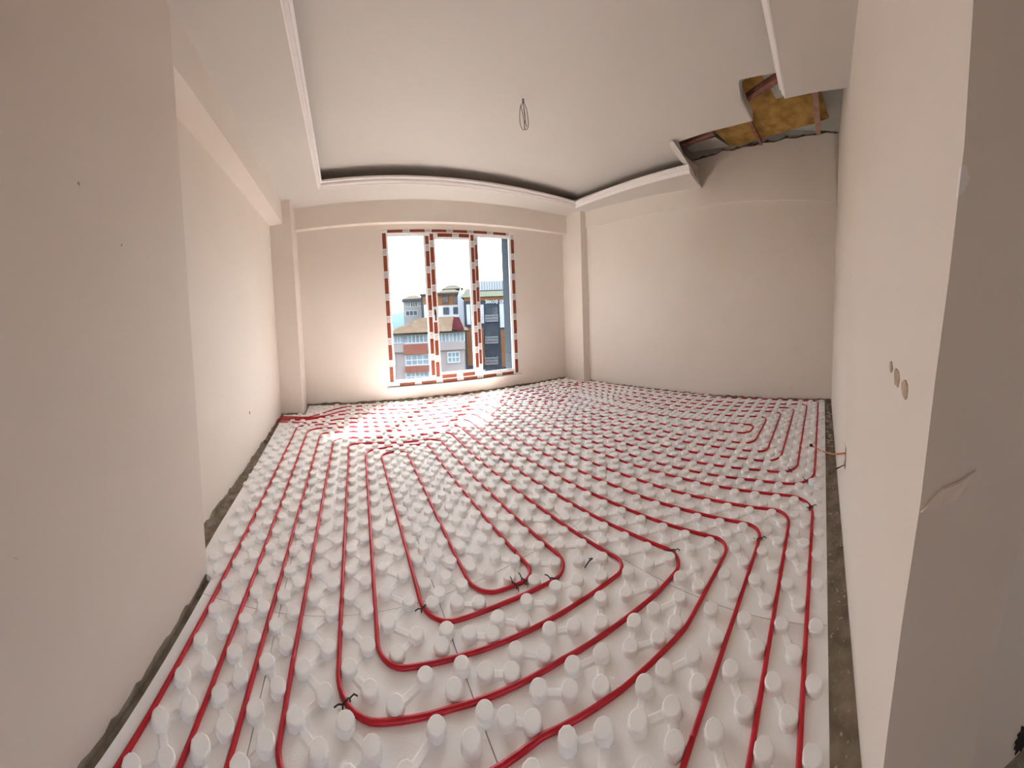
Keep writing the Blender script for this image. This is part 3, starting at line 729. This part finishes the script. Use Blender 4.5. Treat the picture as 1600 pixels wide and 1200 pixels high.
# peeled paint flap and nick on the door reveal
bm = bmesh.new()
def rev(y, z, o): return Vector((xe(z) - o, y, z))
q = [(YC - .002, .935, .003), (YC - .03, .967, .004), (YC - .055, .972, .003), (YC - .078, .985, .001), (YC - .05, .948, .006), (YC - .026, .938, .005)]
vs = [bm.verts.new(rev(*p)) for p in q]; vs2 = [bm.verts.new(rev(p[0], p[1], -.002)) for p in q]
bm.faces.new(vs); bm.faces.new(vs2[::-1])
for k in range(len(q)): bm.faces.new((vs[k], vs[(k + 1) % len(q)], vs2[(k + 1) % len(q)], vs2[k]))
mesh('peeled_paint', bm, WALL, wall_front)
bm = bmesh.new()
q = [(YC + .001, 1.325), (YC - .005, 1.332), (YC - .010, 1.345), (YC - .004, 1.358), (YC + .001, 1.356)]
vs = [bm.verts.new(rev(y, z, .002)) for y, z in q]; vs2 = [bm.verts.new(rev(y, z, -.004)) for y, z in q]
bm.faces.new(vs); bm.faces.new(vs2[::-1])
for k in range(len(q)): bm.faces.new((vs[k], vs[(k + 1) % len(q)], vs2[(k + 1) % len(q)], vs2[k]))
mesh('edge_nick', bm, CORN, wall_front)

def crumbs(name, spots, m, label):
    bm = bmesh.new()
    for x, y, s in spots:
        M = Matrix.Translation((x, y, s * .3)) @ Matrix.Rotation(random.uniform(0, 6), 4, 'Z') @ Matrix.Rotation(random.uniform(-.6, .6), 4, 'X') @ Matrix.Diagonal((s * random.uniform(.6, 1.5), s * random.uniform(.5, 1), s * random.uniform(.3, .7), 1))
        r = bmesh.ops.create_icosphere(bm, subdivisions=1, radius=.5, matrix=M)
        for v in r['verts']: v.co += Vector((random.uniform(-1, 1), random.uniform(-1, 1), random.uniform(-1, 1))) * s * .12
    return tag(mesh(name, bm, m), label, 'rubble', kind='stuff')
sp = [(random.uniform(.5, 3.85), random.uniform(YC + .008, -.06), random.uniform(.004, .014)) for _ in range(330)]
sp += [(random.uniform(2.6, 3.9), random.uniform(YC + .012, -.065), random.uniform(.015, .04)) for _ in range(90)]
crumbs('plaster_crumbs', sp, RUBBLE, 'plaster crumbs scattered in the gap along the near right wall')
sp = [(random.uniform(-.87, -.80), random.uniform(3.0, 3.5), random.uniform(.012, .045)) for _ in range(90)]
crumbs('brick_rubble', sp, mat('brick_rubble', (.22, .10, .06), .9, (.42, .30, .22), 40, .5, 90), 'brown rubble in the corner beside the left wall')
sp = [(random.uniform(-.86, -.72), random.uniform(1.3, 3.0), random.uniform(.004, .012)) for _ in range(60)] + [(random.uniform(-.5, 3.4), 0, random.uniform(.006, .02)) for _ in range(120)]
sp = [(x, y if y else w1(x) - random.uniform(.006, .03), s) for x, y, s in sp]
crumbs('mortar_crumbs', sp, RUBBLE, 'mortar crumbs along the foot of the window wall and left wall')
# ragged dark cavity cut in the hall side of the wall, just in the frame
pb = at(1602, 1150, 0, .598); bm = bmesh.new(); n_ = 26; r0, r1 = [], []
for k in range(n_):
    a = 2 * math.pi * k / n_; rr_ = (.040 if k % 2 else .031) * random.uniform(.9, 1.1)
    r0.append(bm.verts.new((.604, pb.y + rr_ * math.cos(a), pb.z + rr_ * math.sin(a)))); r1.append(bm.verts.new((.5975, pb.y + rr_ * math.cos(a), pb.z + rr_ * math.sin(a))))
bm.faces.new(r1); bm.faces.new(r0[::-1])
for k in range(n_): bm.faces.new((r0[k], r0[(k + 1) % n_], r1[(k + 1) % n_], r1[k]))
mesh('ragged_cavity', bm, mat('cavity_black', (.012, .009, .008), .9, (.03, .02, .016), 30), wall_hall)

# ------------------------------------------------------------------ outside: town below the window
GROUND = -15.0
AZ = [0.0]                                   # each building stands square to its own street direction
def set_frame(x, y):
    th = (590 + x / 4.287 - 800) / F_U
    d = ROT.transposed() @ Vector((math.sin(th), math.cos(th), (C_Y - 340 - y / 4.287) / F_V)); AZ[0] = math.atan2(d.x, d.y)
def z5(x, y, Y):
    th = (590 + x / 4.287 - 800) / F_U
    d = ROT.transposed() @ Vector((math.sin(th), math.cos(th), (C_Y - 340 - y / 4.287) / F_V))
    d = Matrix.Rotation(AZ[0], 3, 'Z') @ d
    return CAM + d * (Y / d.y)
def building(name, x, y, Y):
    set_frame(x, y); p = z5(x, y, Y); b = empty(name)
    Rz = Matrix.Rotation(-AZ[0], 4, 'Z'); q = Rz @ Vector((p.x, p.y, GROUND)); b.location = q; b.rotation_euler = (0, 0, -AZ[0]); return b
def rect(bm, x0, y0, x1, y1, Y, depth, proud=0.0):
    """facade element: photo-measured rectangle standing on the plane y = Y, real depth behind it"""
    a, b = z5(x0, y0, Y), z5(x1, y0, Y); c, d = z5(x0, y1, Y), z5(x1, y1, Y)
    X0_, X1_ = (a.x + c.x) / 2, (b.x + d.x) / 2; Z1, Z0 = (a.z + b.z) / 2, (c.z + d.z) / 2
    box(bm, (X0_, Y - proud, Z0), (X1_, Y + depth, Z1)); return X0_, X1_, Z0, Z1
GLASSD = mat('window_dark', (.05, .065, .08), .12, (.09, .11, .13), 1.5, spec=.6)
GLASSP = mat('window_pale', (.30, .38, .40), .15, (.48, .56, .57), 1.2, spec=.6)
WFRAME = mat('window_white', (.72, .74, .75), .5, (.76, .78, .78), 2)
RAIL = mat('rail_grey', (.26, .26, .25), .6, (.31, .31, .30), 3)
def facade_window(parent, x0, y0, x1, y1, Y, nx=2, nz=1, glass=GLASSD, frame=WFRAME, fw=4.0):
    bm = bmesh.new(); X0_, X1_, Z0, Z1 = rect(bm, x0, y0, x1, y1, Y - .04, .02, .0); wn = mesh('window', bm, glass, parent)
    bm = bmesh.new(); t = .06
    box(bm, (X0_ - t, Y - .10, Z0 - t), (X0_, Y, Z1 + t)); box(bm, (X1_, Y - .10, Z0 - t), (X1_ + t, Y, Z1 + t))
    box(bm, (X0_, Y - .10, Z1), (X1_, Y, Z1 + t)); box(bm, (X0_, Y - .10, Z0 - t), (X1_, Y, Z0))
    for k in range(1, nx): xx = lerp(X0_, X1_, k / nx); box(bm, (xx - t / 2, Y - .10, Z0), (xx + t / 2, Y - .041, Z1))
    for k in range(1, nz): zz = lerp(Z0, Z1, k / nz); box(bm, (X0_, Y - .09, zz - t / 2), (X1_, Y - .041, zz + t / 2))
    mesh('window_frame', bm, frame, wn)
    return wn
def pmesh(name, parent, m, *rs, Y=20, depth=.3, proud=0.0):
    bm = bmesh.new()
    for r_ in rs: rect(bm, *r_, Y, depth, proud)
    return mesh(name, bm, m, parent)

# near building: beige walls, tiled hip roof
Y1 = 20.0
b1 = building('apartment_building', 330, 850, Y1)
BEIGE = mat('beige_render', (.46, .375, .335), .85, (.51, .42, .38), 1.0); REDP = mat('red_render', (.36, .115, .07), .8, (.40, .14, .09), 1.2)
OFFW = mat('offwhite_render', (.55, .50, .45), .85, (.60, .55, .50), 1.0)
def at_o(parent, o):
    Rz = Matrix.Rotation(-AZ[0], 4, 'Z'); o.parent = parent; o.matrix_parent_inverse = (Matrix.Translation(parent.location) @ Rz).inverted() @ Rz
    return o
def bpart(parent, o): return at_o(parent, o)
xa_, xb_ = z5(-130, 900, Y1).x, z5(583, 900, Y1).x
zt_ = z5(330, 778, Y1).z; zf_ = z5(330, 842, Y1).z
bm = bmesh.new(); box(bm, (xa_, Y1, GROUND), (xb_, Y1 + 11, zf_)); bpart(b1, mesh('wall', bm, BEIGE))
bm = bmesh.new(); box(bm, (xa_ + .1, Y1 + .15, zf_), (xb_ - .1, Y1 + 10.8, zt_)); bpart(b1, mesh('top_floor', bm, OFFW))
bpart(b1, pmesh('parapet', None, BEIGE, (-130, 842, 583, 895), Y=Y1, depth=.15, proud=.25))
for q in ((176, 845, 336, 912), (188, 990, 342, 1032), (196, 1096, 342, 1140)): bpart(b1, pmesh('red_panel', None, REDP, q, Y=Y1, depth=.1, proud=.32))
for q in ((92, 788, 172, 838, 4), (178, 788, 333, 836, 6), (405, 776, 578, 828, 7)):
    bpart(b1, facade_window(None, *q[:4], Y1 + .12, q[4], 1, GLASSP))
for q in ((192, 922, 340, 984, 4), (196, 1040, 342, 1090, 5), (474, 905, 545, 966, 3), (476, 1036, 548, 1075, 3), (84, 912, 113, 984, 1), (82, 1046, 113, 1100, 1)):
    bpart(b1, facade_window(None, *q[:4], Y1, q[4], 2, GLASSP))
for ch in b1.children:
    for o in list(ch.children): pass
TILE = mat('clay_tiles', (.045, .034, .025), .95, (.072, .056, .042), 3.0, spec=0.0)
ez, rz = z5(330, 772, Y1).z, z5(330, 676, Y1 + 4.5).z
xl, xr = z5(70, 770, Y1).x - .3, z5(582, 770, Y1).x + .2
rl, rr2 = z5(290, 680, Y1 + 4.5).x, z5(520, 676, Y1 + 4.5).x
bm = bmesh.new()
e0, e1, e2, e3 = [bm.verts.new(p) for p in ((xl, Y1 - .5, ez), (xr, Y1 - .5, ez), (xr, Y1 + 11, ez), (xl, Y1 + 11, ez))]
r0, r1 = bm.verts.new((rl, Y1 + 4.8, rz)), bm.verts.new((rr2, Y1 + 4.8, rz))
for f in ((e0, e1, r1, r0), (e2, e3, r0, r1), (e3, e0, r0), (e1, e2, r1), (e3, e2, e1, e0)): bm.faces.new(f)
roof1 = bpart(b1, mesh('roof', bm, TILE))
bm = bmesh.new()                                       # tile rolls down the front slope
nr = 46
for k in range(nr):
    t = (k + .5) / nr; xe_ = lerp(xl, xr, t)
    top = 1.0
    if xe_ < rl: top = (xe_ - xl) / (rl - xl)
    elif xe_ > rr2: top = (xr - xe_) / (xr - rr2)
    if top < .05: continue
    a = Vector((xe_, Y1 - .5, ez + .03)); b = Vector((xe_, lerp(Y1 - .5, Y1 + 4.8, top), lerp(ez, rz, top) + .03)); bar(bm, a, b, .14, .09)
o = bpart(b1, mesh('tile_rolls', bm, TILE)); o['kind'] = 'stuff'
DKRED = mat('dark_red_sheet', (.016, .0035, .005), .95, (.022, .006, .008), 2, spec=0.0)
bm = bmesh.new(); a, b, c, d = z5(507, 676, Y1 + 3.5), z5(545, 676, Y1 + 3.5), z5(578, 762, Y1 - .2), z5(496, 762, Y1 - .2)
lo_ = [bm.verts.new(p) for p in (a, b, c, d)]; hi_ = [bm.verts.new(p + Vector((0, -.25, .12))) for p in (a, b, c, d)]
bm.faces.new(hi_); bm.faces.new(lo_[::-1])
for k in range(4): bm.faces.new((lo_[k], lo_[(k + 1) % 4], hi_[(k + 1) % 4], hi_[k]))
bpart(b1, mesh('dormer_sheet', bm, DKRED))
tag(b1, 'beige apartment house with tan tiled hip roof and red brown panels', 'building')

# dark slate building with the sign
Y2 = 25.0
b2 = building('office_building', 690, 750, Y2)
ORNG = mat('orange_cladding', (.27, .115, .045), .8, (.31, .14, .06), 1.0, spec=.1)
WHITEC = mat('white_cladding', (.62, .64, .66), .7, (.67, .69, .71), 1.0); GREENR = mat('green_grey_roof', (.048, .055, .044), .95, (.057, .064, .052), .8, spec=0.0)
xa_, xb_ = z5(582, 700, Y2).x, z5(960, 700, Y2).x; zt_ = z5(720, 553, Y2).z
bm = bmesh.new(); box(bm, (xa_, Y2, GROUND), (xb_, Y2 + 12, zt_)); bpart(b2, mesh('wall', bm, SLATE))
bpart(b2, pmesh('orange_fascia', None, ORNG, (580, 531, 960, 555), Y=Y2, depth=.2, proud=.1))
bm = bmesh.new(); za, zb_ = z5(700, 531, Y2).z, z5(700, 472, Y2 + 6).z
vs = [bm.verts.new(p) for p in ((xa_ - .2, Y2 - .3, za), (xb_, Y2 - .3, za), (xb_, Y2 + 12, za), (xa_ - .2, Y2 + 12, za))]; ws = [bm.verts.new(p) for p in ((xa_, Y2 + 6, zb_), (xb_, Y2 + 6, zb_))]
for f in ((vs[0], vs[1], ws[1], ws[0]), (vs[2], vs[3], ws[0], ws[1]), (vs[3], vs[0], ws[0]), (vs[1], vs[2], ws[1]), (vs[3], vs[2], vs[1], vs[0])): bm.faces.new(f)
bpart(b2, mesh('roof', bm, GREENR))
bpart(b2, pmesh('penthouse', None, WHITEC, (672, 422, 960, 500), Y=Y2 + 4, depth=5))
bm = bmesh.new()
for k in range(16):
    p0 = z5(680 + k * 17, 424, Y2 + 4); p1 = z5(680 + k * 17, 498, Y2 + 4); box(bm, (p0.x - .03, Y2 + 3.94, p1.z), (p0.x + .03, Y2 + 4, p0.z))
bpart(b2, mesh('penthouse_ribs', bm, RAIL))
for q in ((597, 582, 622, 716), (674, 583, 712, 708), (818, 575, 850, 735), (676, 740, 692, 815), (676, 882, 692, 957), (598, 1018, 628, 1050), (680, 1018, 722, 1050)): bpart(b2, pmesh('white_panel', None, WHITEC, q, Y=Y2, depth=.1, proud=.12))
for q in ((598, 738, 632, 990), (694, 738, 714, 990), (828, 750, 858, 1000)): bpart(b2, pmesh('orange_panel', None, ORNG, q, Y=Y2, depth=.1, proud=.06))
bpart(b2, facade_window(None, 677, 592, 692, 668, Y2 - .14, 1, 1))
for k, (ya, yb) in enumerate(((600, 690), (744, 836), (884, 976), (1018, 1110))):
    bpart(b2, facade_window(None, 727, ya, 803, yb, Y2, 4, 1, GLASSD, SLATE))
    bm = bmesh.new(); a, b = z5(722, lerp(ya, yb, .62), Y2 - .5), z5(806, yb + 2, Y2 - .5)
    for zz in (a.z, lerp(a.z, b.z, .5), b.z): box(bm, (a.x, Y2 - .55, zz - .04), (b.x, Y2 - .49, zz + .04))
    for t in range(9): xx = lerp(a.x, b.x, t / 8); box(bm, (xx - .025, Y2 - .54, b.z), (xx + .025, Y2 - .5, a.z))
    for xx in (a.x, b.x): box(bm, (xx - .03, Y2 - .54, b.z), (xx + .03, Y2, b.z + .06)); box(bm, (xx - .03, Y2 - .54, a.z), (xx + .03, Y2, a.z + .05))
    bpart(b2, mesh('balcony_rail', bm, RAIL))
# the sign, as far as the photograph shows it
def text_mesh(s, height, m):
    cu = bpy.data.curves.new('sign_text', 'FONT'); cu.body = s; cu.extrude = .04; cu.offset = .022; cu.resolution_u = 3
    ob = bpy.data.objects.new('tmp_text', cu); col.objects.link(ob)
    dg = bpy.context.evaluated_depsgraph_get(); me = bpy.data.meshes.new_from_object(ob.evaluated_get(dg)); me = me.copy() if me.users else me
    bpy.data.objects.remove(ob); bpy.data.curves.remove(cu)
    xs = [v.co.x for v in me.vertices]; ys = [v.co.y for v in me.vertices]
    return me, max(xs) - min(xs), max(ys) - min(ys), min(xs), min(ys)
SIGNW = mat('sign_white', (.85, .87, .88), .4, (.88, .89, .9), 2)
me, tw, th_, tx, ty = text_mesh('İRKOŞ GR', 1, SIGNW)
a, b = z5(721, 556, Y2), z5(852, 576, Y2)
me.materials.clear(); me.materials.append(SIGNW); me.name = 'sign_lettering'
sx, sz = (b.x - a.x) / tw, (a.z - b.z) * 1.25 / th_
me.transform(Matrix(((sx, 0, 0, a.x - tx * sx), (0, 0, -1, Y2 - .12), (0, sz, 0, b.z - ty * sz), (0, 0, 0, 1))))
bpart(b2, link('sign_lettering', me))
tag(b2, 'dark slate building with orange panels and white rooftop sign lettering', 'building')

# white and orange building behind
Y3 = 34.0
b3 = building('apartment_building', 480, 600, Y3)
xa_, xb_ = z5(398, 600, Y3).x, z5(560, 600, Y3).x; zt_ = z5(480, 512, Y3).z
LBLUEW = mat('cool_white_render', (.60, .63, .66), .8, (.65, .68, .71), .8)
bm = bmesh.new(); box(bm, (xa_, Y3, GROUND), (xb_, Y3 + 10, zt_)); bpart(b3, mesh('wall', bm, LBLUEW))
bpart(b3, pmesh('orange_storey', None, ORNG, (404, 516, 537, 586), Y=Y3, depth=.1, proud=.1))
bpart(b3, pmesh('eave', None, SLATE, (388, 508, 545, 516), Y=Y3, depth=.3, proud=.7))
ROOFG = mat('grey_tan_roof', (.052, .048, .041), .95, (.064, .060, .052), 1.2, spec=0.0)
def hip(parent, x0, y0, x1, y1, Y, inset, dep, m):
    a, b = z5(x0, y1, Y), z5(x1, y1, Y); t0 = z5((x0 + x1) / 2, y0, Y + dep / 2).z; bm = bmesh.new()
    v = [bm.verts.new(p) for p in ((a.x, Y - .6, a.z), (b.x, Y - .6, a.z), (b.x, Y + dep, a.z), (a.x, Y + dep, a.z))]
    w_ = (b.x - a.x) * inset; r = [bm.verts.new((a.x + w_, Y + dep / 2, t0)), bm.verts.new((b.x - w_, Y + dep / 2, t0))]
    for f in ((v[0], v[1], r[1], r[0]), (v[2], v[3], r[0], r[1]), (v[3], v[0], r[0]), (v[1], v[2], r[1]), (v[3], v[2], v[1], v[0])): bm.faces.new(f)
    return bpart(parent, mesh('roof', bm, m))
hip(b3, 388, 482, 566, 509, Y3, .25, 10, ROOFG); hip(b3, 430, 452, 575, 482, Y3 + 6, .3, 10, ROOFG)
bm = bmesh.new()                                       # white gable slab at its right end
q = [z5(537, 690, Y3 - 1.5), z5(580, 700, Y3 - 1.5), z5(580, 545, Y3 - 1.5), z5(556, 466, Y3 - 1.5), z5(538, 520, Y3 - 1.5)]
q[0].z = q[1].z = GROUND
v0 = [bm.verts.new(p) for p in q]; v1 = [bm.verts.new(p + Vector((0, 4, 0))) for p in q]
bm.faces.new(v0[::-1]); bm.faces.new(v1)
for k in range(5): bm.faces.new((v0[k], v0[(k + 1) % 5], v1[(k + 1) % 5], v1[k]))
bpart(b3, mesh('gable', bm, LBLUEW))
for q in ((440, 530, 470, 570), (510, 530, 535, 570)): bpart(b3, facade_window(None, *q, Y3 - .12, 2, 1, GLASSD, SLATE))
for q in ((443, 605, 475, 645), (510, 603, 534, 642)): bpart(b3, facade_window(None, *q, Y3, 2, 1, GLASSD, SLATE))
bm = bmesh.new(); x0_, x1_ = z5(292, 600, Y3 + 1).x, z5(400, 600, Y3 + 1).x; box(bm, (x0_, Y3 + 1, GROUND), (x1_, Y3 + 9, z5(320, 520, Y3 + 1).z)); bpart(b3, mesh('wing', bm, SLATE))
bpart(b3, pmesh('orange_storey', None, ORNG, (304, 530, 330, 582), Y=Y3 + 1, depth=.1, proud=.1)); bpart(b3, pmesh('white_strip', None, LBLUEW, (312, 584, 330, 690), Y=Y3 + 1, depth=.1, proud=.1))
bpart(b3, pmesh('eave', None, SLATE, (284, 512, 335, 522), Y=Y3 + 1, depth=.3, proud=.5))
tag(b3, 'white and orange apartment block behind the tiled roof', 'building')

# grey building further left
Y4 = 42.0
b4 = building('apartment_building', 235, 600, Y4)
GREYR = mat('grey_render', (.36, .35, .34), .85, (.41, .40, .39), .8)
bm = bmesh.new(); x0_, x1_ = z5(172, 600, Y4).x, z5(300, 600, Y4).x; box(bm, (x0_, Y4, GROUND), (x1_, Y4 + 10, z5(230, 562, Y4).z)); bpart(b4, mesh('wall', bm, GREYR))
bpart(b4, pmesh('eave', None, SLATE, (163, 548, 306, 563), Y=Y4, depth=.4, proud=.9)); hip(b4, 165, 522, 306, 549, Y4, .3, 10, mat('tan_roof', (.06, .048, .038), .95, (.072, .059, .048), 1, spec=0.0))
for q in ((190, 568, 216, 595), (222, 566, 264, 596), (190, 626, 264, 655), (280, 566, 298, 592)): bpart(b4, facade_window(None, *q, Y4, 3, 1, GLASSD, WFRAME))
tag(b4, 'grey apartment block at the left edge of the skyline', 'building')

# valley, far hills and ground
bm = bmesh.new(); box(bm, (-120, 16, GROUND - 1), (260, 420, GROUND)); struct(mesh('town_ground', bm, mat('town_ground', (.035, .055, .03), .95, (.10, .095, .08), .06, detail=8, spec=.1)))
HILL = mat('far_hills', (.024, .055, .075), .95, (.038, .068, .07), .008, detail=6, spec=.1)
bm = bmesh.new(); N = 40; lo_, hi_, bk_ = [], [], []
for k in range(N + 1):
    x = lerp(-500, 1100, k / N); h = 22 + 14 * (math.sin(k * .7) * .4 + math.sin(k * .31 + 1) * .6)
    lo_.append(bm.verts.new((x, 700, -60))); hi_.append(bm.verts.new((x, 900, h))); bk_.append(bm.verts.new((x, 1300, -60)))
for k in range(N): bm.faces.new((lo_[k], lo_[k + 1], hi_[k + 1], hi_[k])); bm.faces.new((hi_[k], hi_[k + 1], bk_[k + 1], bk_[k]))
struct(mesh('hills', bm, HILL, smooth=True))
